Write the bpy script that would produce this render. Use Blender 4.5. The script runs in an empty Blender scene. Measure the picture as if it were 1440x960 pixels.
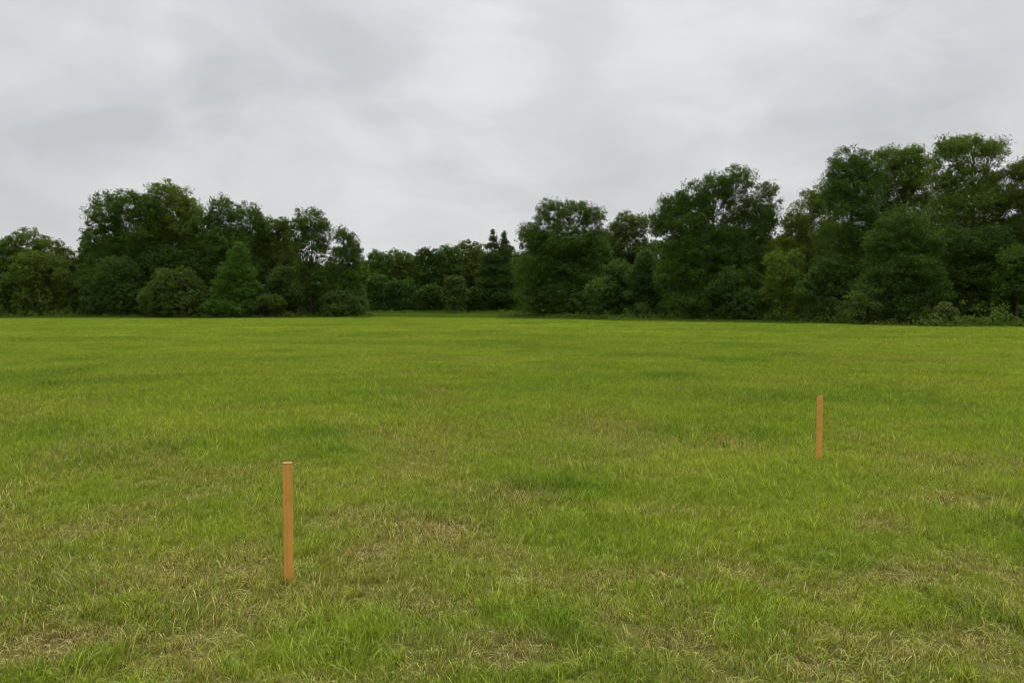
import bpy, math, random
import numpy as np
RNG = np.random.default_rng(11)
random.seed(5)
sc = bpy.context.scene
COL = sc.collection
F, CU, CV, HOR, CH = 1040.0, 720.0, 480.0, 432.0, 1.6
PITCH = math.atan((CV - HOR) / F)

# ------------------------------------------------------------------ camera
cam = bpy.data.cameras.new('camera')
cam.sensor_width = 36.0; cam.lens = 36.0 * F / 1440.0
cam.clip_start = 0.05; cam.clip_end = 12000
co = bpy.data.objects.new('camera', cam); COL.objects.link(co)
co.location = (0, 0, CH); co.rotation_euler = (math.pi / 2 - PITCH, 0, 0)
sc.camera = co

def at(u, v, Y):
    """pixel of the photograph at distance Y -> x, z"""
    a = (u - CU) / F; b = (CV - v) / F
    c, s = math.cos(PITCH), math.sin(PITCH)
    dy = c + b * s; dz = -s + b * c
    return a / dy * Y, CH + dz / dy * Y
def gnd(u, v):
    b = (CV - v) / F; c, s = math.cos(PITCH), math.sin(PITCH)
    t = -CH / (-s + b * c)
    return (u - CU) / F * t, (c + b * s) * t

# ------------------------------------------------------------------ noise
_tab = np.random.default_rng(3).random((256, 256))
def vn(x, y):
    xi = np.floor(x).astype(int); yi = np.floor(y).astype(int)
    fx = x - xi; fy = y - yi
    fx = fx * fx * (3 - 2 * fx); fy = fy * fy * (3 - 2 * fy)
    a = _tab[xi & 255, yi & 255]; b = _tab[(xi + 1) & 255, yi & 255]
    c = _tab[xi & 255, (yi + 1) & 255]; d = _tab[(xi + 1) & 255, (yi + 1) & 255]
    return (a * (1 - fx) + b * fx) * (1 - fy) + (c * (1 - fx) + d * fx) * fy
def fbm(x, y, s, o=4, k=0.0):
    r = 0; a = 0.5; t = 0
    for i in range(o):
        r = r + a * vn(x * s + 17.3 * i + k, y * s + 9.1 * i + k * 1.7); t += a
        a *= 0.5; s *= 2.03
    return r / t
def sst(a, b, x):
    t = np.clip((x - a) / (b - a), 0, 1); return t * t * (3 - 2 * t)

def hgt(x, y):
    x = np.asarray(x, float); y = np.asarray(y, float)
    d = np.hypot(x, y)
    near = np.exp(-d / 14.0)
    h = (fbm(x, y, 0.9, 3, 5.0) - 0.5) * 0.09 * near + (fbm(x, y, 3.1, 2, 31.0) - 0.5) * 0.035 * np.exp(-d / 12.0)
    h = h + (fbm(x, y, 0.11, 2, 77.0) - 0.5) * 0.16 * sst(6, 25, d) * (1 - sst(150, 300, d))
    return h

# dry and lush spots read off the photograph: u, v, ru (px), rv (px), strength
DRY = [(590, 662, 60, 22, .75), (150, 738, 70, 26, .55), (230, 800, 60, 22, .55), (70, 890, 75, 24, .95), (330, 815, 55, 22, .75),
       (255, 930, 50, 26, .8), (640, 745, 60, 20, .6), (740, 700, 40, 12, .6), (520, 770, 45, 22, .7), (860, 870, 45, 26, .8),
       (900, 885, 60, 30, .6), (1240, 738, 50, 14, .8), (1375, 715, 70, 16, .8), (1250, 815, 60, 20, .9), (1040, 800, 40, 20, .7),
       (1430, 820, 30, 24, .7), (612, 550, 26, 5, .9), (300, 878, 60, 18, .5), (730, 930, 90, 22, .5), (80, 650, 60, 12, .5),
       (310, 690, 70, 20, .35), (1000, 930, 50, 20, .5), (1320, 790, 50, 18, .45), (720, 615, 50, 8, .4), (850, 600, 90, 10, .4),
       (1180, 880, 60, 24, .45), (420, 690, 60, 16, .35), (1290, 505, 120, 4, .55), (660, 505, 150, 4, .35), (1130, 930, 50, 22, .6)]
LUSH = [(60, 548, 55, 10, .8), (560, 575, 60, 10, .5), (480, 612, 30, 8, .8), (950, 531, 34, 6, .9), (830, 535, 60, 6, .4), (1060, 560, 90, 8, .5),
        (1150, 790, 60, 14, .6), (1400, 880, 60, 34, .95), (240, 890, 60, 30, .8), (30, 860, 50, 40, .6), (90, 790, 55, 30, .5),
        (800, 690, 90, 22, .6), (700, 705, 30, 12, .8), (60, 935, 90, 26, .9), (760, 880, 40, 30, .5), (440, 640, 90, 14, .4),
        (1090, 615, 50, 8, .6), (860, 640, 60, 10, .5), (130, 615, 60, 10, .6), (1240, 930, 60, 22, .5), (560, 860, 50, 24, .4), (190, 640, 90, 14, .4)]
def _blobs(L, x, y):
    r = np.zeros_like(x)
    wx = x + (fbm(x, y, 1.3, 3, 9.0) - .5) * .5; wy = y + (fbm(x, y, 1.3, 3, 50.0) - .5) * .7
    for u, v, ru, rv, s in L:
        x0, y0 = gnd(u, v); _, ya = gnd(u, v - rv); _, yb = gnd(u, v + rv)
        rx = ru / F * y0; ry = max((ya - yb) / 2, .05)
        r = np.maximum(r, s * np.exp(-(((wx - x0) / rx) ** 2 + ((wy - y0) / ry) ** 2)))
    return r
def dryf(x, y):
    d = np.hypot(x, y)
    n = fbm(x, y, 0.7, 4, 120.0); n2 = fbm(x, y, 2.3, 3, 220.0)
    base = sst(.50, .78, n) * .45 + sst(.52, .85, n2) * .45
    base = 1.25 * base * (.20 + .78 * np.exp(-np.maximum(d - 3, 0) / 6.0))
    return np.clip(base + _blobs(DRY, x, y) * (.5 + .9 * n2) * (.52 + .48 * np.exp(-np.maximum(d - 3.6, 0) / 2.0)) , 0, 1)
def lushf(x, y):
    n = fbm(x, y, 0.45, 4, 320.0); n2 = fbm(x, y, 1.9, 2, 420.0)
    return np.clip(sst(.50, .75, n) * .5 * (.4 + n2) + _blobs(LUSH, x, y) * (.5 + .8 * n2), 0, 1)

# ------------------------------------------------------------------ materials
def new_mat(name):
    m = bpy.data.materials.new(name); m.use_nodes = True
    nt = m.node_tree; nt.nodes.clear()
    return m, nt, (lambda t, **k: _nd(nt, t, k))
def _nd(nt, t, k):
    n = nt.nodes.new(t)
    for a, b in k.items(): setattr(n, a, b)
    return n
def ramp(n, pts):
    e = n.color_ramp.elements
    while len(e) > 1: e.remove(e[-1])
    e[0].position = pts[0][0]; e[0].color = (*pts[0][1], 1)
    for p, c in pts[1:]:
        q = e.new(p); q.color = (*c, 1)
def mixc(nt, f, a, b, bt='MIX'):
    m = nt.nodes.new('ShaderNodeMix'); m.data_type = 'RGBA'; m.blend_type = bt
    for s, val in ((m.inputs[0], f), (m.inputs[6], a), (m.inputs[7], b)):
        if isinstance(val, bpy.types.NodeSocket): nt.links.new(val, s)
        elif isinstance(val, (int, float)): s.default_value = val
        else: s.default_value = (*val, 1)
    return m.outputs[2]
def mth(nt, op, a, b=None, c=None, clamp=False):
    m = nt.nodes.new('ShaderNodeMath'); m.operation = op; m.use_clamp = clamp
    for s, val in zip(m.inputs, (a, b, c)):
        if val is None: continue
        if isinstance(val, bpy.types.NodeSocket): nt.links.new(val, s)
        else: s.default_value = val
    return m.outputs[0]
def mrange(nt, v, a, b, c=0.0, d=1.0):
    m = nt.nodes.new('ShaderNodeMapRange'); m.interpolation_type = 'SMOOTHSTEP'
    nt.links.new(v, m.inputs[0])
    for i, q in enumerate((a, b, c, d)): m.inputs[i + 1].default_value = q
    return m.outputs[0]
def noise_pos(nt, scale, stretch=(1, 1, 1), detail=3.0, off=0.0):
    g = nt.nodes.new('ShaderNodeNewGeometry'); mp = nt.nodes.new('ShaderNodeMapping')
    mp.inputs['Scale'].default_value = stretch; mp.inputs['Location'].default_value = (off, off * .7, 0)
    nt.links.new(g.outputs['Position'], mp.inputs['Vector'])
    n = nt.nodes.new('ShaderNodeTexNoise'); n.inputs['Scale'].default_value = scale; n.inputs['Detail'].default_value = detail
    nt.links.new(mp.outputs[0], n.inputs['Vector'])
    return n.outputs['Fac']

def foliage_out(nt, col, trans=.3, gloss=.06, tcol=None, rough=.5):
    L = nt.links
    d = nt.nodes.new('ShaderNodeBsdfDiffuse'); t = nt.nodes.new('ShaderNodeBsdfTranslucent'); g = nt.nodes.new('ShaderNodeBsdfGlossy')
    g.inputs['Roughness'].default_value = rough; g.inputs['Color'].default_value = (.9, .95, .85, 1)
    L.new(col, d.inputs['Color'])
    tc = mixc(nt, 1.0, col, (1.15, 1.0, .5), 'MULTIPLY'); L.new(tc, t.inputs['Color'])
    a = nt.nodes.new('ShaderNodeMixShader'); a.inputs[0].default_value = trans
    L.new(d.outputs[0], a.inputs[1]); L.new(t.outputs[0], a.inputs[2])
    b = nt.nodes.new('ShaderNodeMixShader'); b.inputs[0].default_value = gloss
    L.new(a.outputs[0], b.inputs[1]); L.new(g.outputs[0], b.inputs[2])
    o = nt.nodes.new('ShaderNodeOutputMaterial'); L.new(b.outputs[0], o.inputs[0])

GREEN_D = (.135, .235, .014); GREEN = (.215, .318, .019); LIME = (.335, .410, .032)
STRAW = (.50, .42, .165); BROWN = (.17, .115, .045)

def grass_material():
    m, nt, N = new_mat('grass_blades')
    at_ = N('ShaderNodeAttribute', attribute_name='tint', attribute_type='INSTANCER')
    sep = N('ShaderNodeSeparateXYZ'); nt.links.new(at_.outputs['Vector'], sep.inputs[0])
    dry, lush, rnd = sep.outputs
    bl = N('ShaderNodeAttribute', attribute_name='bl')       # x: per-blade random, y: along blade, z: second random
    sb = N('ShaderNodeSeparateXYZ'); nt.links.new(bl.outputs['Vector'], sb.inputs[0])
    big = noise_pos(nt, .12, (.45, 1, 1), 4.0, 3.0)
    mid = noise_pos(nt, .8, (.6, 1, 1), 3.0, 13.0)
    v = mth(nt, 'ADD', mth(nt, 'MULTIPLY', mrange(nt, big, .33, .67), .34), mth(nt, 'MULTIPLY', mrange(nt, mid, .3, .7), .24))
    v = mth(nt, 'ADD', mth(nt, 'ADD', v, .04), mth(nt, 'MULTIPLY', sb.outputs[0], .40))
    v = mth(nt, 'SUBTRACT', v, mth(nt, 'MULTIPLY', lush, .6))
    r = N('ShaderNodeValToRGB'); ramp(r, [(0.0, GREEN_D), (.4, GREEN), (1.0, LIME)])
    nt.links.new(v, r.inputs[0])
    # dead blades: chance rises with the dryness of the spot
    thr = mth(nt, 'SUBTRACT', mth(nt, 'ADD', mth(nt, 'MULTIPLY', dry, .74), .065), mth(nt, 'MULTIPLY', lush, .10))
    dead = mrange(nt, mth(nt, 'SUBTRACT', thr, sb.outputs[2]), -.06, .10)
    dcol = mixc(nt, mrange(nt, sb.outputs[0], .35, .75), BROWN, STRAW)
    olive = mixc(nt, mth(nt, 'MULTIPLY', dry, .8), r.outputs[0], (.27, .25, .045))
    c = mixc(nt, dead, olive, dcol)
    # pale sheath at the foot of each blade
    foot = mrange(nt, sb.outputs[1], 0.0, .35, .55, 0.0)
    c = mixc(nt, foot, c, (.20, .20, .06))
    br = mth(nt, 'MULTIPLY', mth(nt, 'ADD', .86, mth(nt, 'MULTIPLY', rnd, .28)), mth(nt, 'ADD', .62, mth(nt, 'MULTIPLY', mth(nt, 'POWER', sb.outputs[0], 1.6), .95)))
    cb = N('ShaderNodeCombineXYZ')
    for i in range(3): nt.links.new(br, cb.inputs[i])
    c = mixc(nt, 1.0, c, cb.outputs[0], 'MULTIPLY')
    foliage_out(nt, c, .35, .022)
    return m

def ground_material():
    m, nt, N = new_mat('field_turf')
    a = N('ShaderNodeAttribute', attribute_name='dry')
    big = noise_pos(nt, .12, (.45, 1, 1), 4.0, 3.0)
    mid = noise_pos(nt, .8, (.6, 1, 1), 3.0, 13.0)
    fine = noise_pos(nt, 9.0, (1, 1, 1), 5.0, 1.0)
    v = mth(nt, 'ADD', mth(nt, 'MULTIPLY', mrange(nt, big, .33, .67), .40), mth(nt, 'MULTIPLY', mrange(nt, mid, .3, .7), .40))
    r = N('ShaderNodeValToRGB'); ramp(r, [(0.0, GREEN_D), (.45, GREEN), (1.0, LIME)])
    nt.links.new(v, r.inputs[0])
    soil = N('ShaderNodeValToRGB'); ramp(soil, [(.3, (.035, .026, .013)), (.5, (.075, .056, .025)), (.72, (.15, .12, .05))])
    nt.links.new(fine, soil.inputs[0])
    g = N('ShaderNodeNewGeometry'); ln = N('ShaderNodeVectorMath', operation='LENGTH'); nt.links.new(g.outputs['Position'], ln.inputs[0])
    far = mrange(nt, ln.outputs['Value'], 12.0, 60.0)
    fac = mth(nt, 'ADD', mth(nt, 'MULTIPLY', far, .75), .22)
    c = mixc(nt, fac, soil.outputs[0], r.outputs[0])
    c = mixc(nt, mth(nt, 'MULTIPLY', a.outputs['Fac'], .5), c, (.12, .09, .042))
    p = N('ShaderNodeBsdfPrincipled'); p.inputs['Roughness'].default_value = .95; p.inputs['Specular IOR Level'].default_value = 0
    nt.links.new(c, p.inputs['Base Color'])
    bn = N('ShaderNodeBump'); bn.inputs['Strength'].default_value = .6; bn.inputs['Distance'].default_value = .02
    nt.links.new(fine, bn.inputs['Height']); nt.links.new(bn.outputs[0], p.inputs['Normal'])
    o = N('ShaderNodeOutputMaterial'); nt.links.new(p.outputs[0], o.inputs[0])
    return m

_lm = {}
def leaf_material(rgb, trans=.36):
    key = tuple(rgb)
    if key in _lm: return _lm[key]
    m, nt, N = new_mat('leaves')
    a = N('ShaderNodeAttribute', attribute_name='lv')      # x: clump, y: leaf
    sp = N('ShaderNodeSeparateXYZ'); nt.links.new(a.outputs['Vector'], sp.inputs[0])
    rgb = tuple(x * .90 for x in rgb)
    c0 = tuple(x * .62 for x in rgb); c1 = (rgb[0] * 1.35, rgb[1] * 1.25, rgb[2] * 1.1)
    f = mth(nt, 'ADD', mth(nt, 'MULTIPLY', sp.outputs[0], .55), mth(nt, 'MULTIPLY', sp.outputs[1], .45))
    c = mixc(nt, f, c0, c1)
    foliage_out(nt, c, trans, .012, rough=.6)
    _lm[key] = m
    return m
def bark_material(rgb):
    m, nt, N = new_mat('bark')
    n = noise_pos(nt, 3.0, (3, 3, .6), 5.0)
    r = N('ShaderNodeValToRGB'); ramp(r, [(.3, tuple(x * .55 for x in rgb)), (.7, tuple(x * 1.3 for x in rgb))])
    nt.links.new(n, r.inputs[0])
    p = N('ShaderNodeBsdfPrincipled'); p.inputs['Roughness'].default_value = .9
    nt.links.new(r.outputs[0], p.inputs['Base Color'])
    bn = N('ShaderNodeBump'); bn.inputs['Strength'].default_value = .8; bn.inputs['Distance'].default_value = .05
    nt.links.new(n, bn.inputs['Height']); nt.links.new(bn.outputs[0], p.inputs['Normal'])
    o = N('ShaderNodeOutputMaterial'); nt.links.new(p.outputs[0], o.inputs[0])
    return m
BARK = bark_material((.050, .040, .030))

def wood_material(name, rgb, scale=1.0, ring=False):
    m, nt, N = new_mat(name)
    tc = N('ShaderNodeTexCoord'); mp = N('ShaderNodeMapping')
    mp.inputs['Scale'].default_value = (90, 90, 2.2) if not ring else (160, 160, 5)
    nt.links.new(tc.outputs['Object'], mp.inputs['Vector'])
    n = N('ShaderNodeTexNoise'); n.inputs['Scale'].default_value = scale; n.inputs['Detail'].default_value = 6; n.inputs['Distortion'].default_value = .35
    nt.links.new(mp.outputs[0], n.inputs['Vector'])
    r = N('ShaderNodeValToRGB'); ramp(r, [(.25, tuple(x * .82 for x in rgb)), (.45, tuple(x * .96 for x in rgb)), (.75, tuple(x * 1.15 for x in rgb))])
    nt.links.new(n.outputs['Fac'], r.inputs[0])
    n2 = N('ShaderNodeTexNoise'); n2.inputs['Scale'].default_value = 7; n2.inputs['Detail'].default_value = 3
    nt.links.new(tc.outputs['Object'], n2.inputs['Vector'])
    c = mixc(nt, mrange(nt, n2.outputs['Fac'], .5, .75, 0, .45), r.outputs[0], (rgb[0] * .62, rgb[1] * .62, rgb[2] * .8))
    p = N('ShaderNodeBsdfPrincipled'); p.inputs['Roughness'].default_value = .75; p.inputs['Specular IOR Level'].default_value = .25
    nt.links.new(c, p.inputs['Base Color'])
    bn = N('ShaderNodeBump'); bn.inputs['Strength'].default_value = .35; bn.inputs['Distance'].default_value = .002
    nt.links.new(n.outputs['Fac'], bn.inputs['Height']); nt.links.new(bn.outputs[0], p.inputs['Normal'])
    o = N('ShaderNodeOutputMaterial'); nt.links.new(p.outputs[0], o.inputs[0])
    return m

# ------------------------------------------------------------------ mesh helpers
def mesh_np(name, V, faces_flat, starts, totals, mat, attrs=(), smooth=False):
    me = bpy.data.meshes.new(name)
    V = np.asarray(V, np.float32)
    me.vertices.add(len(V)); me.vertices.foreach_set('co', V.ravel())
    me.loops.add(len(faces_flat)); me.loops.foreach_set('vertex_index', np.asarray(faces_flat, np.int32))
    me.polygons.add(len(starts)); me.polygons.foreach_set('loop_start', np.asarray(starts, np.int32))
    if smooth: me.polygons.foreach_set('use_smooth', np.ones(len(starts), bool))
    me.update(calc_edges=True)
    for nm, typ, dom, data in attrs:
        a = me.attributes.new(nm, typ, dom)
        a.data.foreach_set({'FLOAT': 'value', 'INT': 'value', 'FLOAT_VECTOR': 'vector'}[typ], np.ascontiguousarray(data).ravel())
    me.materials.append(mat)
    return me
def obj(name, me, parent=None, **props):
    o = bpy.data.objects.new(name, me); COL.objects.link(o)
    if parent: o.parent = parent
    for k, v in props.items(): o[k] = v
    return o

# ------------------------------------------------------------------ ground sheet
def graded(lim0, fine, step0, growth):
    r = list(np.arange(0, fine, step0)); s = step0
    while r[-1] < lim0:
        s *= growth; r.append(r[-1] + s)
    return np.array(r)
gx = graded(5000, 9, .13, 1.045); gx = np.concatenate([-gx[:0:-1], gx])
gy = graded(5000, 22, .13, 1.04); gyn = graded(300, 3, .13, 1.3); gy = np.concatenate([-gyn[:0:-1], gy])
X, Y = np.meshgrid(gx, gy); nx, ny = len(gx), len(gy)
Z = hgt(X, Y)
i = np.arange(ny - 1)[:, None] * nx + np.arange(nx - 1)[None, :]
Q = np.stack([i, i + 1, i + nx + 1, i + nx], -1).reshape(-1, 4)
me = mesh_np('ground', np.stack([X, Y, Z], -1).reshape(-1, 3), Q.ravel(), np.arange(len(Q)) * 4, None, ground_material(),
             [('dry', 'FLOAT', 'POINT', (dryf(X.ravel(), Y.ravel()) * (1 - sst(20, 60, np.hypot(X, Y).ravel()))).astype(np.float32))], smooth=True)
obj('ground', me, kind='structure')

# ------------------------------------------------------------------ grass
def blades(n, rad, hmin, hmax, w, lean, seg=3, bias=0.0, flat=0.0, rng=RNG, cell=0.0):
    """n curved ribbon blades rooted in a disc"""
    r = rad * np.sqrt(rng.random(n)); a = rng.random(n) * 2 * np.pi
    x0 = r * np.cos(a); y0 = r * np.sin(a)
    h = hmin + (hmax - hmin) * rng.random(n) ** 1.3
    da = rng.random(n) * 2 * np.pi
    dx = np.cos(da) + bias; dy = np.sin(da); q = np.hypot(dx, dy) + 1e-6; dx /= q; dy /= q
    ln = lean * (.25 + rng.random(n)); ln = ln + flat
    pa = rng.random(n) * 2 * np.pi
    px, py = np.cos(pa), np.sin(pa)
    curl = (rng.random(n) - .3) * .9
    ww = w * (.65 + .7 * rng.random(n))
    V = np.zeros((n, seg * 2 + 1, 3)); T = np.zeros((n, seg * 2 + 1))
    cx, cy, cz = x0.copy(), y0.copy(), np.full(n, -.006)
    ang = ln * .35
    for k in range(seg + 1):
        t = k / seg; wk = ww * (1 - t ** 2.2) * .5
        if k < seg:
            V[:, 2 * k, 0] = cx - px * wk; V[:, 2 * k, 1] = cy - py * wk; V[:, 2 * k, 2] = cz
            V[:, 2 * k + 1, 0] = cx + px * wk; V[:, 2 * k + 1, 1] = cy + py * wk; V[:, 2 * k + 1, 2] = cz
            T[:, 2 * k] = T[:, 2 * k + 1] = t
        else:
            V[:, 2 * k, 0] = cx; V[:, 2 * k, 1] = cy; V[:, 2 * k, 2] = np.maximum(cz, .002); T[:, 2 * k] = 1
        aa = np.clip(ang, 0, 1.75)
        st = h / seg
        cx = cx + np.sin(aa) * dx * st; cy = cy + np.sin(aa) * dy * st; cz = np.maximum(cz + np.cos(aa) * st, .002)
        ang = ang + (ln + curl * .5) / seg * 1.6
    m = seg * 2 + 1
    b = np.arange(n)[:, None] * m
    quads = np.concatenate([np.stack([b[:, 0] + 2 * k, b[:, 0] + 2 * k + 1, b[:, 0] + 2 * k + 3, b[:, 0] + 2 * k + 2], -1) for k in range(seg - 1)]) if seg > 1 else np.zeros((0, 4), int)
    tris = np.stack([b[:, 0] + 2 * seg - 2, b[:, 0] + 2 * seg - 1, b[:, 0] + 2 * seg], -1)
    r1 = rng.random(n)
    if cell > 0:
        hsh = np.abs(np.sin(np.floor(x0 / cell) * 12.9898 + np.floor(y0 / cell) * 78.233) * 43758.5453) % 1.0
        r1 = .35 * r1 + .65 * hsh
    R1 = np.repeat(r1, m); R2 = np.repeat(rng.random(n), m)
    A = np.stack([R1, T.ravel(), R2], -1)
    return V.reshape(-1, 3), quads, tris, A

lib = []
for k in range(6): lib.append(blades(42, .065, .03, .085, .0034, .85, 3))                       # 0-5  plain turf
for k in range(4): lib.append(blades(30, .060, .04, .13, .0042, .9, 4, bias=.5))                 # 6-9  longer leaning
for k in range(4): lib.append(blades(52, .095, .03, .13, .0036, .9, 4, flat=1.1))                # 10-13 flattened thatch
for k in range(3): lib.append(blades(22, .045, .09, .19, .0056, .75, 4, bias=.3))                # 14-16 coarse tall clumps
for k in range(4): lib.append(blades(190, .26, .035, .10, .0085, .75, 2, cell=.045))                          # 17-20 mid distance
for k in range(4): lib.append(blades(320, .95, .05, .12, .030, .65, 2, cell=.16))                           # 21-24 far
NL = len(lib)

def scatter(xm, y0, y1, dens_fn, dmax):
    """jittered points in a wedge wider than the view"""
    A = (y1 - y0) * 2 * xm
    n = int(A * dmax)
    x = (RNG.random(n) * 2 - 1) * xm; y = y0 + RNG.random(n) * (y1 - y0)
    k = (np.abs(x) < (y + 4.5) * .74 + 1.0) & (RNG.random(n) * dmax < dens_fn(np.hypot(x, y)))
    return x[k], y[k]
pts = []
def push(x, y, pick, scl, tilt, rz):
    n = len(x); d = dryf(x, y); l = lushf(x, y)
    rot = np.stack([(RNG.random(n) - .5) * tilt, (RNG.random(n) - .5) * tilt, rz], -1)
    pts.append((np.stack([x, y, hgt(x, y)], -1), pick, scl, rot, np.stack([d, l, RNG.random(n)], -1)))
# near
x, y = scatter(16, -2.5, 17, lambda d: 430 * (1 - sst(9, 17, d)) , 430)
d = dryf(x, y); l = lushf(x, y); n = len(x); r = RNG.random(n); hn = fbm(x, y, 1.5, 3, 600)
pick = RNG.integers(0, 6, n)
pick = np.where(r < .16 + .4 * l, RNG.integers(6, 10, n), pick)
pick = np.where((r > 1 - (.12 + .75 * d)), RNG.integers(10, 14, n), pick)
tall = (d < .25) & (RNG.random(n) < .012 + .28 * np.clip(l - .3, 0, 1) * (hn > .45))
pick = np.where(tall, RNG.integers(14, 17, n), pick)
scl = (.68 + .6 * hn + .35 * l - .28 * d) * (.85 + .3 * RNG.random(n))
keep = RNG.random(n) > .25 * sst(.6, 1, d) * (fbm(x, y, 4.0, 2, 80) > .5)
fa = fbm(x, y, .35, 2, 900) * 4 * np.pi + (x > 1.2) * 0.0
rz = np.where(RNG.random(n) < .55, fa + RNG.normal(0, .7, n), RNG.random(n) * 2 * np.pi)
push(x[keep], y[keep], pick[keep], scl[keep], .25, rz[keep])
# blades standing close round the foot of each stake
for su, sv in ((406, 817), (1151, 645)):
    sx, sy = gnd(su, sv); a_ = RNG.random(34) * 6.283; r_ = .035 + .05 * RNG.random(34)
    push(sx + r_ * np.cos(a_), sy + r_ * np.sin(a_), RNG.integers(0, 12, 34), .5 + .35 * RNG.random(34), .3, a_)
# mid
x, y = scatter(42, 7, 52, lambda d: 25 * sst(7, 13, d) * (1 - .75 * sst(32, 50, d)), 25)
n = len(x); hn = fbm(x, y, .8, 3, 600)
push(x, y, RNG.integers(17, 21, n), (.75 + .55 * hn + .45 * lushf(x, y) - .3 * dryf(x, y)) * (.9 + .2 * RNG.random(n)), .12, RNG.random(n) * 6.283)
# far
x, y = scatter(165, 28, 215, lambda d: 1.5 * sst(28, 44, d) * (1 - .5 * sst(90, 180, d)), 1.5)
n = len(x); hn = fbm(x, y, .3, 3, 600)
push(x, y, RNG.integers(21, 25, n), (.8 + .5 * hn) * (.9 + .2 * RNG.random(n)), .04, RNG.random(n) * 6.283)
P = [np.concatenate([p[k] for p in pts]) for k in range(5)]
npnt = len(P[0])
print('grass instances', npnt)
Vs, fq, ft, As, G = [], [], [], [], []
off = 0
for g, (V, q, t, A) in enumerate(lib):
    Vs.append(V); fq.append(q + off); ft.append(t + off); As.append(A); G.append(np.full(len(V), g)); off += len(V)
flat, starts = [], []; pos = 0
for q, t in zip(fq, ft):
    for F_ in (q, t):
        if len(F_):
            flat.append(F_.ravel()); starts.append(pos + np.arange(len(F_)) * F_.shape[1]); pos += F_.size
nl = off
Vall = np.concatenate(Vs + [P[0]])
def pad(a, b, w=1): return np.concatenate([a, b])
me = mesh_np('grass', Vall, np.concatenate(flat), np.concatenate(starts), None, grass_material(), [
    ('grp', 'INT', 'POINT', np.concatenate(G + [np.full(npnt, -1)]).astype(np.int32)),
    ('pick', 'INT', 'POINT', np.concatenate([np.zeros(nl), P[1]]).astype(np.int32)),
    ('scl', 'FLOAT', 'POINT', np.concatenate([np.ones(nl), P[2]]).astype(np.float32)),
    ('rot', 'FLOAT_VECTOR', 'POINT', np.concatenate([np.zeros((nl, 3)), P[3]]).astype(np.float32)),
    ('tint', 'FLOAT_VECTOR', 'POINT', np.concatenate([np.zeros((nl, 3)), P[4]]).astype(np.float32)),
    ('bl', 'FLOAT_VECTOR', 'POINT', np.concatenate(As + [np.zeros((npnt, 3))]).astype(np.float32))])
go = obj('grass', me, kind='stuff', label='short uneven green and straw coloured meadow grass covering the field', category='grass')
ng = bpy.data.node_groups.new('grass_scatter', 'GeometryNodeTree')
ng.interface.new_socket('Geometry', in_out='INPUT', socket_type='NodeSocketGeometry')
ng.interface.new_socket('Geometry', in_out='OUTPUT', socket_type='NodeSocketGeometry')
def gn(t, **k):
    n = ng.nodes.new(t)
    for a, b in k.items(): setattr(n, a, b)
    return n
def na(nm, typ):
    n = gn('GeometryNodeInputNamedAttribute', data_type=typ); n.inputs['Name'].default_value = nm
    return n.outputs['Attribute']
gi = gn('NodeGroupInput'); gout = gn('NodeGroupOutput')
cmp_ = gn('FunctionNodeCompare', data_type='INT', operation='LESS_THAN')
ng.links.new(na('grp', 'INT'), cmp_.inputs[2]); cmp_.inputs[3].default_value = 0
sepg = gn('GeometryNodeSeparateGeometry', domain='POINT')
ng.links.new(gi.outputs[0], sepg.inputs[0]); ng.links.new(cmp_.outputs[0], sepg.inputs['Selection'])
spl = gn('GeometryNodeSplitToInstances', domain='POINT')
ng.links.new(sepg.outputs[1], spl.inputs[0]); ng.links.new(na('grp', 'INT'), spl.inputs['Group ID'])
mtp = gn('GeometryNodeMeshToPoints'); ng.links.new(sepg.outputs[0], mtp.inputs[0])
iop = gn('GeometryNodeInstanceOnPoints')
ng.links.new(mtp.outputs[0], iop.inputs['Points']); ng.links.new(spl.outputs[0], iop.inputs['Instance'])
iop.inputs['Pick Instance'].default_value = True
ng.links.new(na('pick', 'INT'), iop.inputs['Instance Index'])
e2r = gn('FunctionNodeEulerToRotation'); ng.links.new(na('rot', 'FLOAT_VECTOR'), e2r.inputs[0])
ng.links.new(e2r.outputs[0], iop.inputs['Rotation'])
ng.links.new(na('scl', 'FLOAT'), iop.inputs['Scale'])
ng.links.new(iop.outputs[0], gout.inputs[0])
md = go.modifiers.new('scatter', 'NODES'); md.node_group = ng

# ------------------------------------------------------------------ trees
def tubes_mesh(name, segs, mat):
    """segs: list of (list of points, list of radii)"""
    V, fl, st = [], [], []; off = 0; pos = 0; K = 7
    for ptsl, rad in segs:
        p = np.array(ptsl, float); n = len(p)
        t = np.gradient(p, axis=0); t /= np.linalg.norm(t, axis=1)[:, None] + 1e-9
        up = np.where(np.abs(t[:, 2:3]) > .9, np.array([[1., 0, 0]]), np.array([[0, 0, 1.]]))
        a = np.cross(t, up); a /= np.linalg.norm(a, axis=1)[:, None] + 1e-9
        # keep the frame from flipping
        for k in range(1, n):
            if np.dot(a[k], a[k - 1]) < .2:
                q = a[k - 1] - t[k] * np.dot(a[k - 1], t[k]); a[k] = q / (np.linalg.norm(q) + 1e-9)
        b = np.cross(t, a)
        th = np.arange(K) / K * 2 * np.pi
        r = np.array(rad)[:, None, None]
        ring = p[:, None, :] + r * (np.cos(th)[None, :, None] * a[:, None, :] + np.sin(th)[None, :, None] * b[:, None, :])
        V.append(ring.reshape(-1, 3))
        for k in range(n - 1):
            for j in range(K):
                fl += [off + k * K + j, off + k * K + (j + 1) % K, off + (k + 1) * K + (j + 1) % K, off + (k + 1) * K + j]
                st.append(pos); pos += 4
        off += n * K
    return mesh_np(name, np.concatenate(V), fl, st, None, mat, smooth=True)

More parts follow.
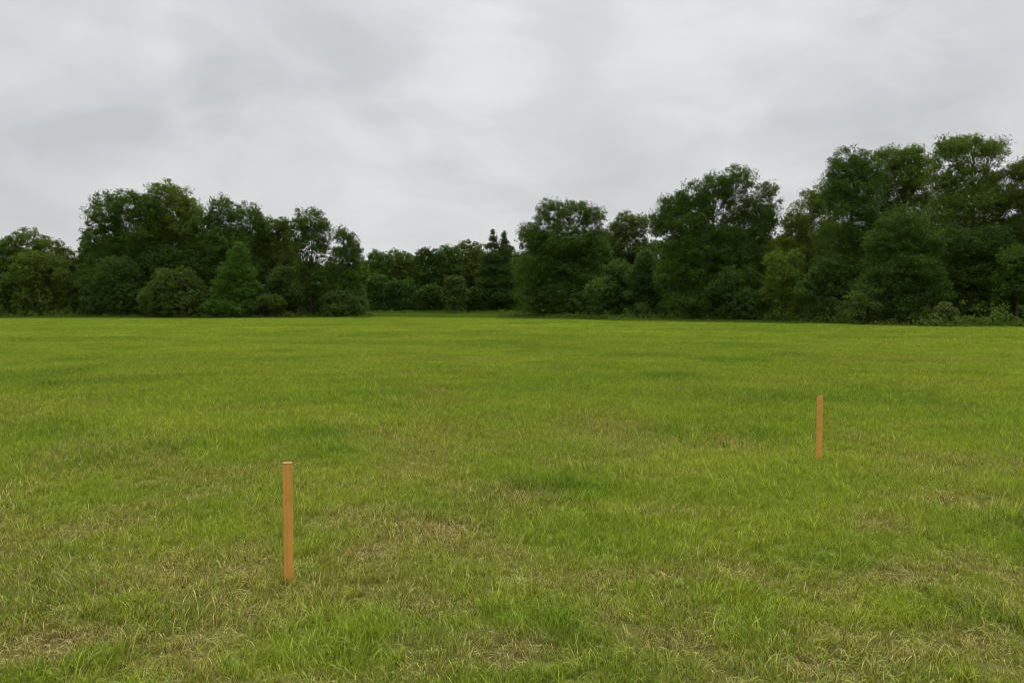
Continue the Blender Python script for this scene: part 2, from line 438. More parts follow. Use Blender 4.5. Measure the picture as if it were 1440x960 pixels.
def leaf_mesh(name, C, crad, nper, size, mat, rng, flatten=.78, droop=0.0, needle=False):
    """C: clump centres; each clump gets nper leaves of diamond shape"""
    n = len(C)
    cnt = rng.poisson(nper, n) + 2
    idx = np.repeat(np.arange(n), cnt); m = len(idx)
    g = rng.normal(0, 1, (m, 3)); g /= np.linalg.norm(g, axis=1)[:, None]
    g *= (rng.random(m) ** .45)[:, None]
    g[:, 2] *= flatten
    p = C[idx] + g * crad[idx][:, None]
    p[:, 2] = np.maximum(p[:, 2], .08)
    nrm = rng.normal(0, .75, (m, 3)) + np.array([0, 0, .75]) + g * .5; nrm /= np.linalg.norm(nrm, axis=1)[:, None]
    t = rng.normal(0, 1, (m, 3)) + g * .8; t[:, 2] -= droop
    t -= nrm * (t * nrm).sum(1)[:, None]; t /= np.linalg.norm(t, axis=1)[:, None] + 1e-9
    b = np.cross(nrm, t)
    s = size * (.6 + .8 * rng.random(m))[:, None]
    w = .74 if not needle else .4
    V = np.stack([p - t * s * .5, p + b * s * w * .5 - nrm * s * .08, p + t * s * .5, p - b * s * w * .5 - nrm * s * .08], 1).reshape(-1, 3)
    cv = rng.random(n)
    lv = np.stack([cv[idx], rng.random(m), np.zeros(m)], -1)
    return mesh_np(name, V, np.arange(4 * m), np.arange(m) * 4, None, mat, [('lv', 'FLOAT_VECTOR', 'FACE', lv.astype(np.float32))]), m

TOTAL = [0]
def wob(p, q, n, amp, rng, sag=0.0):
    p = np.array(p, float); q = np.array(q, float)
    L = np.linalg.norm(q - p); out = []
    off = np.zeros(3)
    for k in range(n + 1):
        t = k / n
        off = off + rng.normal(0, amp * L / n, 3) * (0 if k == 0 else 1)
        pt = p + (q - p) * t + off * (1 - abs(2 * t - 1) * .5)
        pt[2] += -sag * L * t * (1 - t) * 4 * -.25
        out.append(pt)
    return out

def build_tree(name, cat, label, base_u, Yd, lobes, rgb, dens=1.0, leaf=None, clump=None, gap=0.0, seed=1, group=None, trunk_r=None, skirt=True, twigs=1.0, kind='round', props=None):
    """lobes: (u, v, ru, rv[, dy]) in photo pixels, turned into metres at distance Yd"""
    rng = np.random.default_rng(seed * 7919 + 13)
    bx = at(base_u, 430, Yd)[0]; gz = float(hgt(bx, Yd))
    root = bpy.data.objects.new(name, None); COL.objects.link(root)
    root.location = (bx, Yd, gz); root.empty_display_size = .5
    root['label'] = label; root['category'] = cat
    if group: root['group'] = group
    LB = []
    for l in lobes:
        u, v, ru, rv = l[:4]; dy = l[4] if len(l) > 4 else 0.0
        X_, Z_ = at(u, v, Yd + dy); rx = ru / F * Yd; rz = rv / F * Yd
        LB.append(np.array([X_ - bx, dy, Z_ - gz, rx, max(rx, rz) * .85 if rx < rz else rx * .9, rz]))
    LB = np.array(LB)
    top = (LB[:, 2] + LB[:, 5]).max(); wid = (LB[:, 0] + LB[:, 3]).max() - (LB[:, 0] - LB[:, 3]).min()
    lf = leaf or max(.13, Yd * .0018)
    cr = clump or (.028 * top + .25)
    C, S, LOB = [], [], []
    for li, (lx, ly, lz, rx, ry, rz) in enumerate(LB):
        area = 4 * math.pi * ((rx * ry + ry * rz + rx * rz) / 3)
        n = int(area / (cr * cr) * 1.05 * dens) + 6
        dvec = rng.normal(0, 1, (n, 3)); dvec /= np.linalg.norm(dvec, axis=1)[:, None]
        # keep the underside thinner, lumpy radius
        k = (dvec[:, 2] > -.35) | (rng.random(n) < .55)
        dvec = dvec[k]; n = len(dvec)
        lump = .80 + .34 * vn(dvec[:, 0] * 2.3 + li * 5 + seed, dvec[:, 2] * 2.3 + dvec[:, 1] * 1.7 + li * 3)
        rr = (1 - .55 * rng.random(n) ** 1.6) * lump
        c = np.array([lx, ly, lz]) + dvec * rr[:, None] * np.array([rx, ry, rz]) 
        if gap > 0:
            q = vn(c[:, 0] / (cr * 2.1) + seed * 3.1, c[:, 2] / (cr * 1.9) + c[:, 1] / (cr * 3.5))
            q2 = vn(c[:, 1] / (cr * 2.1) + seed * 1.1, c[:, 2] / (cr * 2.0) + 40)
            k = (q * .6 + q2 * .4) > gap - .05; c = c[k]; n = len(c)
        C.append(c); S.append(cr * (.45 + 1.0 * rng.random(n) ** 1.3)); LOB.append(np.full(n, li))
    C = np.concatenate(C); S = np.concatenate(S); LOB = np.concatenate(LOB)
    C[:, 2] = np.maximum(C[:, 2], .25)
    nper = 3.1 * (cr / lf) ** 2
    mat = leaf_material(rgb)
    me, m = leaf_mesh('crown', C, S, nper, lf, mat, rng, needle=(kind == 'conifer'))
    TOTAL[0] += m
    obj('crown', me, root)
    # wood
    tr = trunk_r or (.012 * top + .07)
    cxm = float(np.average(LB[:, 0], weights=LB[:, 3] ** 2)); cym = float(np.average(LB[:, 1], weights=LB[:, 3] ** 2))
    th = top * (.93 if kind == 'conifer' else .72)
    tp = wob((0, 0, -.15), (cxm * .8, cym * .6, th), 9, .035, rng)
    tr_r = [tr * (1.35 if k == 0 else 1) * (1 - .82 * (k / 9) ** 1.1) for k in range(10)]
    segs = [(tp, tr_r)]
    tpn = np.array(tp)
    for li, (lx, ly, lz, rx, ry, rz) in enumerate(LB):
        h0 = min(max(lz - .55 * np.hypot(lx - cxm, ly) - rz * .6, top * .12), th * .92)
        k = int(np.argmin(np.abs(tpn[:, 2] - h0))); r0 = tr_r[k] * .62
        tgt = (lx, ly, lz + rz * .35)
        lp = wob(tpn[k], tgt, 7, .09, rng); rr = [max(r0 * (1 - .8 * j / 7), .02) for j in range(8)]
        segs.append((lp, rr))
        own = C[LOB == li]
        nb = int(min(len(own), 16 * twigs))
        if nb:
            for c in own[rng.permutation(len(own))[:nb]]:
                j = int(rng.integers(2, 8)); segs.append((wob(lp[j], c, 4, .10, rng), [max(rr[j] * .5 * (1 - .75 * q / 4), .012) for q in range(5)]))
    obj('trunk', tubes_mesh('trunk', segs, BARK), root)
    return root

def auto_lobes(u, top, w, base, n=6, seed=1, taper=1.0):
    """a leafy tree clothed to the ground: stack of lobes inside left-right, top-base"""
    r = random.Random(seed); H = base - top; out = []
    rows = max(2, round(H / (w * .42)))
    for k in range(rows):
        t = (k + .5) / rows; v = top + H * t
        half = w / 2 * (math.sin(math.pi * min(.5, .18 + t * .55)) if taper == 1 else (.12 + .88 * t))
        rv = H / rows * .72
        m = 2 if half > rv * .9 else 1
        for j in range(m):
            du = ((j + .5) / m - .5) * half * 1.05 + r.uniform(-.13, .13) * w
            rr = half * (.62 if m == 2 else .95)
            rr *= r.uniform(.78, 1.2)
            out.append((u + du, max(v + r.uniform(-.1, .1) * rv, top + rv * .95), rr, rv, r.uniform(-.5, .5) * half / F * 100))
    for k in range(5):
        t = r.uniform(.05, .8); side = r.choice((-1, 1)); q = w * r.uniform(.10, .17)
        out.append((u + side * w * .5 * min(.9, .25 + t * 1.1) * r.uniform(.7, 1.05), top + q * .8 + (H - q) * t * .8, q, q * r.uniform(.7, 1.2), r.uniform(-1, 1)))
    return out

DK = (0.058, 0.117, 0.019); MD = (0.072, 0.142, 0.020); OL = (0.096, 0.157, 0.023); BR = (0.077, 0.173, 0.019); YG = (0.130, 0.201, 0.027); BO = (.094, .150, .026); BG = (0.055, 0.130, 0.027)
LG = 'trees along the left edge of the field'; MG = 'trees closing the far end of the field'; RG = 'trees along the right edge of the field'
B = build_tree
# left
B('broadleaf_tree', 'tree', 'low rounded tree cut off by the left edge of the photo', -30, 122, [(-45, 365, 50, 38), (-10, 372, 34, 34), (-40, 415, 60, 34), (10, 425, 40, 26)], MD, 1.0, seed=1, group=LG)
B('broadleaf_tree', 'tree', 'rounded tree with a pale loose top at the far left of the treeline', 45, 126, [(35, 348, 32, 27), (72, 356, 27, 22), (12, 362, 25, 28), (95, 372, 18, 22), (50, 385, 55, 35), (50, 425, 60, 25)], OL, .9, gap=.30, seed=2, group=LG)
B('broadleaf_tree', 'tree', 'olive green tree in front of the pale topped tree at the far left', 58, 113, auto_lobes(58, 352, 100, 447, seed=4), OL, 1.0, seed=3, group=LG)
B('broadleaf_tree', 'tree', 'small dark tree at the foot of the left photo edge', 2, 112, auto_lobes(2, 385, 60, 447, seed=5), MD, 1.0, seed=44, group=LG)
B('broadleaf_tree', 'tree', 'broad dense dark tree with a domed crown, first tall one from the left', 165, 117, [(152, 300, 29, 30), (185, 292, 32, 25), (210, 300, 26, 28), (150, 335, 30, 34), (195, 340, 36, 34), (160, 390, 48, 36), (200, 395, 40, 34), (150, 425, 50, 24)], MD, 1.05, gap=.22, seed=5, group=LG)
B('broadleaf_tree', 'tree', 'dark bushy tree under the domed tree and left of the olive shrub', 155, 111, auto_lobes(155, 362, 95, 447, seed=15), DK, 1.0, seed=45, group=LG)
B('broadleaf_tree', 'tree', 'tallest left tree with pale open crown and sky showing between its limbs', 240, 119, [(228, 275, 22, 21), (245, 285, 24, 24), (215, 300, 20, 24), (266, 300, 19, 22), (255, 325, 28, 26), (225, 325, 26, 30), (277, 318, 16, 20), (245, 305, 30, 20)], YG, 1.05, gap=.35, seed=6, group=LG, twigs=2.2)
B('broadleaf_tree', 'tree', 'dark tree clothed with leaves between the open crowned tree and the olive shrub', 235, 116, [(235, 375, 36, 30), (262, 380, 30, 30), (230, 415, 46, 30), (205, 370, 22, 26)], DK, 1.1, seed=46, group=LG)
B('broadleaf_tree', 'tree', 'dense dark green tree with two knobbly tops right of the tallest left tree', 325, 117, [(313, 300, 23, 24), (347, 308, 24, 22), (290, 325, 22, 26), (365, 322, 12, 16), (325, 345, 42, 32), (300, 385, 36, 34), (350, 390, 34, 34), (320, 425, 50, 22)], MD, 1.15, seed=7, group=LG, clump=.75)
B('broadleaf_tree', 'tree', 'olive brown thin topped tree between the two knobbly tops and the round open tree', 385, 120, [(382, 325, 22, 20), (400, 322, 12, 16), (370, 350, 24, 26), (395, 360, 26, 34), (385, 400, 34, 34)], BO, 1.1, gap=.24, seed=8, group=LG, twigs=2)
B('broadleaf_tree', 'tree', 'round headed open tree on a dark trunk in the left treeline', 437, 114, [(436, 312, 24, 21), (420, 328, 15, 20), (453, 330, 17, 22), (438, 350, 26, 22), (430, 385, 20, 26), (440, 420, 26, 26), (455, 402, 20, 24)], MD, .95, gap=.37, seed=9, group=LG, twigs=2.2)
B('broadleaf_tree', 'tree', 'sloping sparse tree with sky gaps at the right end of the left treeline', 485, 114, [(482, 336, 13, 17), (494, 348, 13, 19), (502, 362, 10, 18), (478, 365, 14, 26), (492, 385, 18, 24), (485, 410, 24, 30), (505, 425, 14, 20)], MD, .9, gap=.33, seed=10, group=LG, twigs=2)
B('shrub', 'shrub', 'wide olive green shrub under the tallest left tree', 250, 109, auto_lobes(250, 378, 98, 448, seed=7), (0.081, 0.137, 0.023), 1.1, seed=11, group=LG)
B('young_tree', 'tree', 'bright green young tree with a pointed top before the knobbly topped tree', 335, 107.5, [(336, 358, 13, 18), (328, 380, 20, 18), (345, 388, 18, 18), (318, 405, 22, 20), (348, 412, 22, 22), (330, 432, 36, 16), (308, 430, 18, 16)], BR, 1.1, seed=12, group=LG)
B('shrub', 'shrub', 'drooping round shrub right of the bright green young tree', 400, 110, auto_lobes(400, 373, 58, 448, seed=9), (0.066, 0.118, 0.023), 1.1, seed=13, group=LG)
B('shrub', 'shrub', 'low olive shrub at the foot of the drooping round shrub', 378, 107, auto_lobes(378, 414, 50, 448, seed=10), (0.076, 0.128, 0.020), 1.1, seed=14, group=LG)
B('shrub', 'shrub', 'low shrub under the sloping sparse tree at the gap in the treeline', 478, 110, auto_lobes(478, 408, 60, 448, seed=11), (0.065, 0.119, 0.020), 1.1, seed=47, group=LG)
# middle, far
mids = [(535, 350, 34, 'far round tree right beside the end of the left treeline', MD), (562, 349, 30, 'far round tree second from the left in the gap', OL),
        (583, 356, 24, 'small far tree at the lowest dip of the treeline', MD), (606, 347, 42, 'broad dark far tree just right of the lowest dip', DK),
        (633, 343, 34, 'far dark tree left of the yellow green one', MD), (662, 337, 40, 'yellow green far tree left of the conifer', (0.108, 0.171, 0.024)),
        (722, 350, 34, 'dark far tree between the conifer and the right treeline', MD)]
for k, (u, tp, w, lb, c) in enumerate(mids):
    B('broadleaf_tree', 'tree', lb, u, 190 + (k % 3) * 5, [(u - w * .2, tp + 16, w * .34, 16), (u + w * .22, tp + 18, w * .32, 16), (u, tp + 40, w * .6, 26), (u, tp + 72, w * .6, 26)], c, 1.0, gap=.25, seed=20 + k, group=MG)
B('conifer', 'tree', 'dark twin spired conifer at the far end of the field', 698, 180, [(693, 328, 2.2, 6), (693, 337, 5.5, 5), (692, 347, 11, 6), (709, 332, 3, 7), (709, 341, 7, 6), (712, 352, 13, 9), (697, 362, 24, 10), (700, 378, 28, 10), (697, 395, 30, 11), (700, 415, 32, 14)], (.052, .106, .020), 2.2, seed=30, group=MG, kind='conifer', clump=.55, leaf=.34, twigs=.3)
low = [(522, 385, 50, 'leafy far tree low beside the left treeline', BG), (562, 392, 60, 'bluish green far tree in the low front row of the gap', (0.058, 0.132, 0.027)), (603, 400, 52, 'dark far tree in the low front row before the dip', DK),
       (641, 388, 36, 'small olive columnar tree standing out at the far end of the field', (0.076, 0.130, 0.025)), (672, 405, 44, 'dark bushy far tree right of the small columnar tree', DK), (706, 392, 60, 'dark spreading far tree below the conifer', MD)]
for k, (u, tp, w, lb, c) in enumerate(low):
    B('broadleaf_tree', 'tree', lb, u, 178 - (8 if u == 641 else 0) + (k % 2) * 3, auto_lobes(u, tp, w, 441, seed=40 + k), c, 1.05, seed=50 + k, group=MG)
# right
B('broadleaf_tree', 'tree', 'large dense tree leafy to the ground at the left end of the right treeline', 795, 107, [(775, 306, 24, 25), (808, 300, 25, 20), (836, 310, 18, 20), (748, 335, 22, 22), (790, 340, 46, 32), (832, 350, 26, 34), (765, 375, 40, 34), (812, 385, 42, 34), (760, 415, 34, 30), (800, 420, 50, 30)], MD, 1.05, seed=60, group=RG)
B('broadleaf_tree', 'tree', 'olive brown open topped tree between the two big trees of the right treeline', 884, 116, [(880, 318, 18, 21), (900, 318, 14, 18), (865, 330, 13, 18), (885, 350, 30, 28), (880, 390, 34, 34), (880, 425, 40, 22)], BO, 1.1, gap=.28, seed=61, group=RG, twigs=2)
B('broadleaf_tree', 'tree', 'mid green small tree in front of the olive brown open topped one', 866, 96, auto_lobes(866, 366, 78, 450, seed=62), (0.074, 0.152, 0.024), 1.1, seed=62, group=RG)
B('broadleaf_tree', 'tree', 'small dark tree against the left foot of the great wide tree', 912, 92, auto_lobes(912, 352, 62, 451, seed=63), (0.065, 0.137, 0.027), 1.0, seed=63, group=RG)
B('broadleaf_tree', 'tree', 'great wide dark tree with sky holes round its upper trunk', 1005, 86, [(943, 296, 27, 22), (975, 280, 25, 24), (1006, 262, 21, 20), (1037, 257, 24, 24), (1078, 280, 19, 23), (930, 315, 18, 22), (965, 315, 42, 26), (1062, 325, 26, 20), (1008, 283, 30, 14), (1055, 285, 14, 16), (985, 300, 24, 18), (1062, 300, 26, 20), (1010, 330, 40, 18), (1075, 310, 18, 14), (1026, 302, 20, 16), (990, 350, 56, 28), (1045, 365, 42, 30), (960, 385, 44, 34), (1010, 400, 56, 34), (985, 425, 60, 26)], MD, 1.15, gap=.23, seed=64, group=RG, trunk_r=.42, twigs=2.4)
B('broadleaf_tree', 'tree', 'dark leafy tree filling the foot of the great wide tree', 1040, 81, auto_lobes(1040, 375, 90, 453, seed=65), DK, 1.0, seed=65, group=RG)
B('broadleaf_tree', 'tree', 'yellowish green loose tree just right of the great wide tree', 1140, 87, [(1138, 290, 20, 22), (1155, 285, 16, 22), (1118, 315, 20, 22), (1145, 325, 34, 26), (1115, 355, 32, 28), (1150, 375, 36, 34), (1125, 410, 46, 34)], YG, 1.1, gap=.20, seed=66, group=RG, twigs=2)
B('shrub', 'shrub', 'yellow green bushy shrub at the foot of the yellowish loose tree', 1103, 77, auto_lobes(1103, 352, 62, 452, seed=67), (0.113, 0.191, 0.024), .8, seed=67, group=RG)
B('broadleaf_tree', 'tree', 'tall dark round topped tree left of three tall crowns on the right', 1200, 76, [(1192, 232, 26, 26), (1218, 240, 22, 26), (1172, 260, 20, 22), (1205, 268, 36, 26), (1180, 285, 24, 20), (1195, 300, 40, 28), (1215, 330, 36, 30), (1180, 345, 34, 34), (1195, 390, 50, 38), (1180, 425, 50, 28)], MD, 1.1, gap=.30, seed=68, group=RG, twigs=2.4, trunk_r=.36)
B('broadleaf_tree', 'tree', 'flat topped olive tree in the middle of the tall right crowns', 1268, 78, [(1250, 225, 20, 19), (1278, 226, 24, 21), (1300, 238, 16, 20), (1265, 250, 32, 22), (1290, 268, 28, 24), (1240, 265, 20, 22), (1285, 305, 44, 32), (1245, 300, 26, 26)], (.112, .190, .028), 1.1, gap=.31, seed=69, group=RG, twigs=2.2, trunk_r=.34)
B('broadleaf_tree', 'tree', 'tallest right tree with spreading flat crown and light showing through its branches', 1362, 71, [(1335, 213, 24, 20), (1368, 210, 28, 20), (1398, 215, 18, 18), (1325, 250, 22, 20), (1360, 250, 36, 24), (1400, 260, 24, 22), (1370, 285, 52, 30), (1335, 300, 32, 30), (1412, 300, 34, 28), (1345, 330, 30, 26), (1390, 330, 40, 26)], (.112, .190, .028), 1.05, gap=.33, seed=70, group=RG, twigs=2.6, trunk_r=.42)
B('broadleaf_tree', 'tree', 'tall thin leaved tree at the right edge of the photo', 1445, 69, [(1430, 245, 18, 20), (1455, 240, 26, 24), (1430, 285, 28, 24), (1465, 290, 34, 34), (1445, 330, 40, 30), (1460, 380, 50, 44)], OL, 1.05, gap=.28, seed=71, group=RG, twigs=2)
B('broadleaf_tree', 'tree', 'dense dark tree leafy to the ground in front of the flat topped olive tree', 1268, 66, [(1268, 318, 34, 24), (1245, 345, 34, 26), (1295, 345, 34, 28), (1268, 380, 52, 34), (1240, 410, 40, 30), (1295, 412, 42, 34), (1265, 435, 52, 20)], (0.065, 0.127, 0.020), 1.05, seed=72, group=RG)
B('broadleaf_tree', 'tree', 'dark tree below the tallest spreading crown', 1360, 68, [(1340, 350, 34, 28), (1385, 345, 40, 28), (1350, 395, 46, 34), (1395, 400, 46, 40), (1365, 432, 50, 24)], (0.060, 0.119, 0.020), 1.0, gap=.15, seed=73, group=RG)
B('broadleaf_tree', 'tree', 'mid green tree low at the right edge of the photo', 1430, 64, auto_lobes(1432, 345, 80, 458, seed=74), MD, 1.0, seed=74, group=RG)
B('broadleaf_tree', 'tree', 'small dark tree between the yellow green shrub and the dense leafy tree', 1165, 73, auto_lobes(1165, 360, 76, 454, seed=75), (0.067, 0.130, 0.022), 1.0, seed=75, group=RG)
B('shrub', 'shrub', 'low shrub at the left foot of the dense leafy tree', 1212, 65, auto_lobes(1212, 408, 52, 456, seed=76), (0.089, 0.152, 0.027), 1.0, seed=76, group=RG)
B('shrub', 'shrub', 'little pale leaved shrub standing before the dark tree on the right', 1330, 62, auto_lobes(1330, 424, 36, 458, seed=77), (0.132, 0.191, 0.047), .9, seed=77, group=RG)
B('broadleaf_tree', 'tree', 'broadleaf tree just outside the right edge of the photo', 1520, 66, [(1505, 250, 36, 30), (1545, 265, 36, 34), (1520, 320, 60, 40), (1515, 390, 64, 50), (1540, 430, 60, 30)], MD, .9, gap=.2, seed=78, group=RG)
B('broadleaf_tree', 'tree', 'broadleaf tree just outside the left edge of the photo', -105, 118, [(-110, 330, 40, 36), (-90, 370, 46, 38), (-110, 415, 56, 36)], MD, 1.0, seed=79, group=LG)

# dense wood behind the front rows: one dark mass nobody could count
def wood_mass():
    rng = np.random.default_rng(99)
    C, S = [], []
    # (u0, u1, Y0, Y1, top at u0, top at u1)
    bands = [(-160, 120, 130, 145, 365, 362), (120, 300, 126, 140, 325, 322), (280, 420, 126, 140, 322, 335), (400, 512, 122, 138, 362, 372), (500, 740, 200, 225, 362, 362),
             (740, 860, 118, 140, 330, 330), (850, 940, 112, 140, 345, 332), (930, 1100, 98, 120, 322, 325), (1090, 1240, 96, 112, 325, 298), (1225, 1320, 88, 104, 298, 300), (1310, 1560, 84, 100, 325, 315)]
    for u0, u1, Y0, Y1, v0, v1 in bands:
        X0 = at(u0, 430, (Y0 + Y1) / 2)[0]; X1 = at(u1, 430, (Y0 + Y1) / 2)[0]
        H = at(720, v0, Y0)[1]
        n = int(abs(X1 - X0) * H * 3.6)
        t = rng.random(n); yy = Y0 + (Y1 - Y0) * rng.random(n) ** 1.6
        xx = (u0 + (u1 - u0) * t - CU) / F * yy
        top = CH + (HOR - (v0 + (v1 - v0) * t)) / F * Y0
        top = top * (.80 + .25 * vn(xx / 3.0, yy / 4.0))
        zz = top * (1 - rng.random(n) ** 1.2 * .98)
        C.append(np.stack([xx, yy, zz], -1)); S.append(.7 + .8 * rng.random(n))
    C = np.concatenate(C); S = np.concatenate(S)
    me, m = leaf_mesh('woodland', C, S, 60, .42, leaf_material((.056, .105, .016)), rng)
    TOTAL[0] += m
    obj('woodland', me, kind='stuff', label='dark dense woodland massed behind the front rows of trees', category='woodland')
wood_mass()

# weeds and brambles along the foot of the trees
def undergrowth():
    rng = np.random.default_rng(123)
    C, S = [], []
    line = [(-160, 108, 1.3), (90, 107, 1.8), (200, 107, 1.0), (300, 106, 2.2), (400, 106, 1.5), (430, 108, 1.1), (512, 110, 1.5), (520, 112, .5), (700, 112, .9), (735, 106, 1.1), (850, 91, .9), (870, 87, 1.7), (960, 83, 1.5), (1060, 78, 1.6), (1100, 74, 2.3), (1180, 70, 1.9), (1230, 63.5, 1.5), (1330, 60.5, 1.3), (1380, 59.5, 1.9), (1440, 58.5, 2.0), (1560, 57.5, 1.5)]
    for (u0, y0, h0), (u1, y1, h1) in zip(line[:-1], line[1:]):
        if u0 == 520: continue
        a = np.array([(u0 - CU) / F * y0, y0]); b = np.array([(u1 - CU) / F * y1, y1])
        n = int(np.linalg.norm(b - a) * 26)
        t = rng.random(n); p = a + (b - a) * t[:, None]
        dd = rng.random(n) ** 1.2 * 5 - .6
        p[:, 1] += dd + (vn(p[:, 0] / 2.0, p[:, 0] * 0) - .5) * 1.6
        h = (h0 + (h1 - h0) * t) * (.35 + .65 * sst(-.6, 1.6, dd)) * (.25 + 1.5 * vn(p[:, 0] / 1.4, p[:, 1] / 1.4 + 8) ** 1.8)
        C.append(np.stack([p[:, 0], p[:, 1], h * rng.random(n) ** .6 * .95], -1)); S.append(.22 + .25 * rng.random(n))
    # far end of the field
    n = 900; u = 505 + 235 * rng.random(n); yy = 168 + 8 * rng.random(n)
    C.append(np.stack([(u - CU) / F * yy, yy, rng.random(n) * .7], -1)); S.append(.3 + .4 * rng.random(n))
    C = np.concatenate(C); S = np.concatenate(S)
    me, m = leaf_mesh('undergrowth', C, S, 15, .15, leaf_material((.090, .155, .022)), rng, flatten=.8)
    TOTAL[0] += m
    obj('undergrowth', me, kind='stuff', label='low green weeds and brambles along the foot of the trees', category='undergrowth')
undergrowth()
# taller rank grass by the wood
def rank_grass():
    rng = np.random.default_rng(5); V, Q, T, A = [], [], [], []; off = 0
    pl = []
    n = 2600; u = 500 + 245 * rng.random(n); yy = 112 + 58 * rng.random(n)
    pl.append(np.stack([(u - CU) / F * yy, yy], -1))
    for u0, y0, u1, y1, k in [(-160, 106.5, 515, 106.5, 1500), (700, 108, 860, 90, 500), (860, 87, 1100, 75, 700), (1100, 74, 1560, 58.5, 1100)]:
        t = rng.random(k); yy = y0 + (y1 - y0) * t + rng.random(k) * 3 - 1.5; u = u0 + (u1 - u0) * t
        pl.append(np.stack([(u - CU) / F * yy, yy], -1))
    P2 = np.concatenate(pl)
    Vb, q, t, A_ = blades(len(P2) * 14, .6, .18, .42, .045, .7, 2, rng=rng)
    m = 5; nb = len(P2)
    rep = np.repeat(np.arange(nb), 14 * m)
    Vb = Vb.copy(); Vb[:, 0] += P2[rep, 0]; Vb[:, 1] += P2[rep, 1]; Vb[:, 2] += hgt(P2[rep, 0], P2[rep, 1])
    flat = np.concatenate([q.ravel(), t.ravel()]); st = np.concatenate([np.arange(len(q)) * 4, len(q) * 4 + np.arange(len(t)) * 3])
    lv = np.stack([A_[:, 0], A_[:, 2], A_[:, 1]], -1)
    me = mesh_np('rank_grass', Vb, flat, st, None, leaf_material((.110, .200, .020)), [('lv', 'FLOAT_VECTOR', 'POINT', lv.astype(np.float32))])
    obj('rank_grass', me, kind='stuff', label='longer darker grass at the far end and edges of the field', category='grass')
rank_grass()
print('leaves', TOTAL[0])

# ------------------------------------------------------------------ stakes
WOOD = wood_material('stake_wood', (.61, .295, .062)); CUT = wood_material('cut_wood', (.33, .205, .075), ring=True)
def box_mesh(name, w, d, z0, z1, mat, bev=.002, warp=0.0, seed=0):
    import bmesh
    bm = bmesh.new(); rr = random.Random(seed)
    n = 14; rings = []
    b = bev
    prof = [(-w/2 + b, -d/2), (w/2 - b, -d/2), (w/2, -d/2 + b), (w/2, d/2 - b), (w/2 - b, d/2), (-w/2 + b, d/2), (-w/2, d/2 - b), (-w/2, -d/2 + b)]
    n = 14 if warp else 1
    for k in range(n + 1):
        t = k / n; ox = warp * math.sin(t * 2.6) + (rr.uniform(-.0006, .0006) if warp else 0); oy = (rr.uniform(-.0006, .0006) if warp else 0)
        rings.append([bm.verts.new((x + ox, y + oy, z0 + (z1 - z0) * t)) for x, y in prof])
    for a, c in zip(rings[:-1], rings[1:]):
        for j in range(8): bm.faces.new((a[j], a[(j + 1) % 8], c[(j + 1) % 8], c[j]))
    bm.faces.new(rings[-1]); bm.faces.new(rings[0][::-1])
    me = bpy.data.meshes.new(name); bm.to_mesh(me); bm.free(); me.materials.append(mat)
    return me, rings
def stake(label, u, vb, vt, wpx, rz, tilt, seed):
    x, y = gnd(u, vb); zt = at(u, vt, y)[1]; gz = float(hgt(x, y)); H = zt - gz; w = wpx / F * y
    root = bpy.data.objects.new('stake', None); COL.objects.link(root); root.location = (x, y, gz); root.empty_display_size = .1
    root.rotation_euler = (tilt[0], tilt[1], rz)
    root['label'] = label; root['category'] = 'stake'; root['group'] = 'wooden stakes in the grass'
    warp = .0018
    me, _ = box_mesh('shaft', w, w * .95, -.12, H - .006, WOOD, .0022, warp, seed); obj('shaft', me, root)
    me, _ = box_mesh('cut_end', w - .0006, w * .95 - .0006, H - .0055, H, CUT, .0024)
    for v in me.vertices: v.co.x += warp * math.sin(2.6)
    obj('cut_end', me, root)
stake('nearer orange brown square wooden stake standing in the grass on the left', 406, 820, 650, 12.6, .27, (0, .002), 1)
stake('farther orange brown wooden stake standing in the grass on the right', 1151, 648, 556, 6.9, -.60, (.0, .004), 2)

# ------------------------------------------------------------------ sky and light
w = bpy.data.worlds.new('World'); sc.world = w; w.use_nodes = True
nt = w.node_tree; nt.nodes.clear(); N = lambda t, **k: _nd(nt, t, k)
SEL, SROT = 62.0, 20.0
sky = N('ShaderNodeTexSky', sky_type='NISHITA'); sky.sun_disc = False
sky.sun_elevation = math.radians(SEL); sky.sun_rotation = math.radians(SROT); sky.air_density = 1.2; sky.dust_density = 3
tc = N('ShaderNodeTexCoord'); sp = N('ShaderNodeSeparateXYZ'); nt.links.new(tc.outputs['Generated'], sp.inputs[0])
def cn(scale, det, rot, sc_, off, dist=0.0, rough=.5):
    mp = N('ShaderNodeMapping'); mp.inputs['Rotation'].default_value = (0, rot, 0); mp.inputs['Scale'].default_value = sc_; mp.inputs['Location'].default_value = off
    nt.links.new(tc.outputs['Generated'], mp.inputs['Vector'])
    n = N('ShaderNodeTexNoise'); n.inputs['Scale'].default_value = scale; n.inputs['Detail'].default_value = det; n.inputs['Distortion'].default_value = dist; n.inputs['Roughness'].default_value = rough
    nt.links.new(mp.outputs[0], n.inputs['Vector']); return n.outputs['Fac']
n1 = cn(3.2, 4, .5, (.8, 1, 1.5), (3.1, 1.4, 0), .4)
n2 = cn(8.0, 6, .6, (.7, 1, 1.6), (7.0, 2.2, 0), .6, .5)
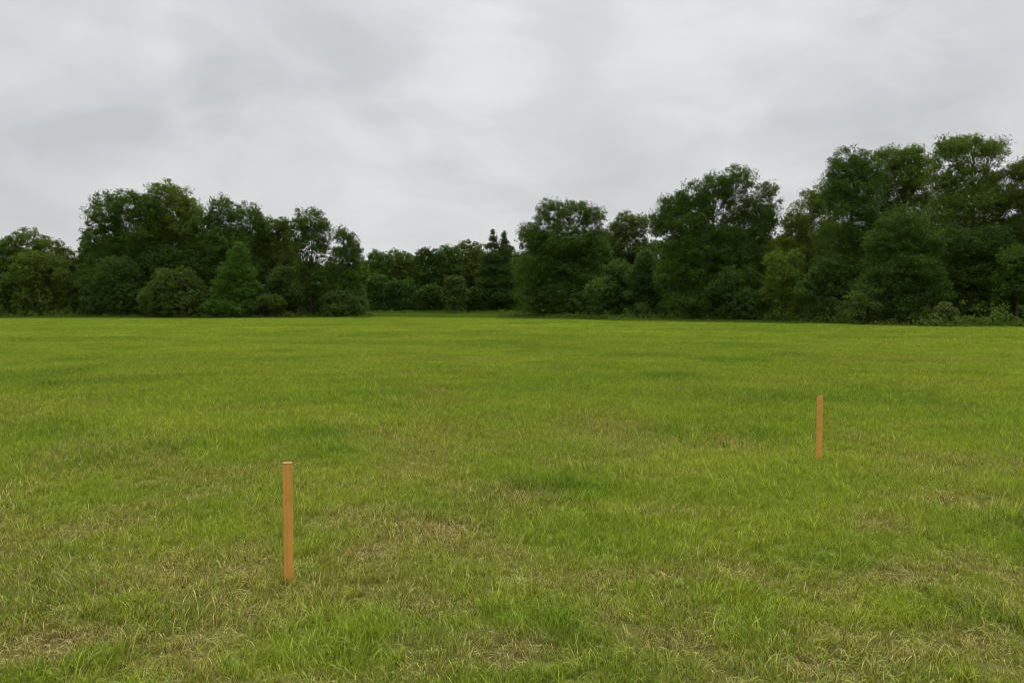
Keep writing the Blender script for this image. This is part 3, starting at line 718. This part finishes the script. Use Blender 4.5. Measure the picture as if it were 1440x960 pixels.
def spot(u, v, r):
    d = np.array([(u - CU) / F, 1.0, (HOR - v) / F]); d /= np.linalg.norm(d)
    vd = N('ShaderNodeVectorMath', operation='DISTANCE'); nt.links.new(tc.outputs['Generated'], vd.inputs[0]); vd.inputs[1].default_value = tuple(d)
    wv = mth(nt, 'ADD', vd.outputs['Value'], mth(nt, 'MULTIPLY', mth(nt, 'SUBTRACT', n1, .5), .55))
    return mrange(nt, wv, 0.0, r, 1.0, 0.0)
cl = mth(nt, 'ADD', mth(nt, 'MULTIPLY', mrange(nt, n1, .3, .7), .46), mth(nt, 'MULTIPLY', mrange(nt, n2, .27, .73), .34))
cl = mth(nt, 'ADD', cl, mth(nt, 'MULTIPLY', spot(600, 150, .30), .32))
cl = mth(nt, 'SUBTRACT', cl, mth(nt, 'MULTIPLY', spot(420, 110, .24), .26))
cl = mth(nt, 'SUBTRACT', cl, mth(nt, 'MULTIPLY', spot(1250, 90, .30), .14))
cr_ = N('ShaderNodeValToRGB'); ramp(cr_, [(0.08, (.565, .578, .592)), (.45, (.675, .685, .695)), (.85, (.80, .805, .815))])
nt.links.new(cl, cr_.inputs[0])
# overcast sky: brighter towards the zenith
gr = mrange(nt, sp.outputs[2], .30, 1.0, 1.0, 3.3)
cg = N('ShaderNodeCombineXYZ')
for k in range(3): nt.links.new(gr, cg.inputs[k])
cc = mixc(nt, 1.0, cr_.outputs[0], cg.outputs[0], 'MULTIPLY')
b1 = N('ShaderNodeBackground'); nt.links.new(cc, b1.inputs[0]); b1.inputs[1].default_value = 1.0
b2 = N('ShaderNodeBackground'); nt.links.new(sky.outputs[0], b2.inputs[0]); b2.inputs[1].default_value = .1
mx = N('ShaderNodeMixShader'); mx.inputs[0].default_value = .04
nt.links.new(b1.outputs[0], mx.inputs[1]); nt.links.new(b2.outputs[0], mx.inputs[2])
wo = N('ShaderNodeOutputWorld'); nt.links.new(mx.outputs[0], wo.inputs[0])
sl = bpy.data.lights.new('sun', 'SUN'); sl.energy = 1.3; sl.angle = math.radians(35); sl.color = (1, .97, .92)
so = bpy.data.objects.new('sun', sl); COL.objects.link(so)
so.rotation_euler = (math.radians(90 - SEL), 0, math.radians(180 - SROT))
vs = sc.view_settings; vs.view_transform = 'Standard'; vs.look = 'None'; vs.gamma = 1; vs.exposure = 0; vs.use_curve_mapping = False
sc.render.engine = 'CYCLES'; sc.cycles.filter_width = 1.1
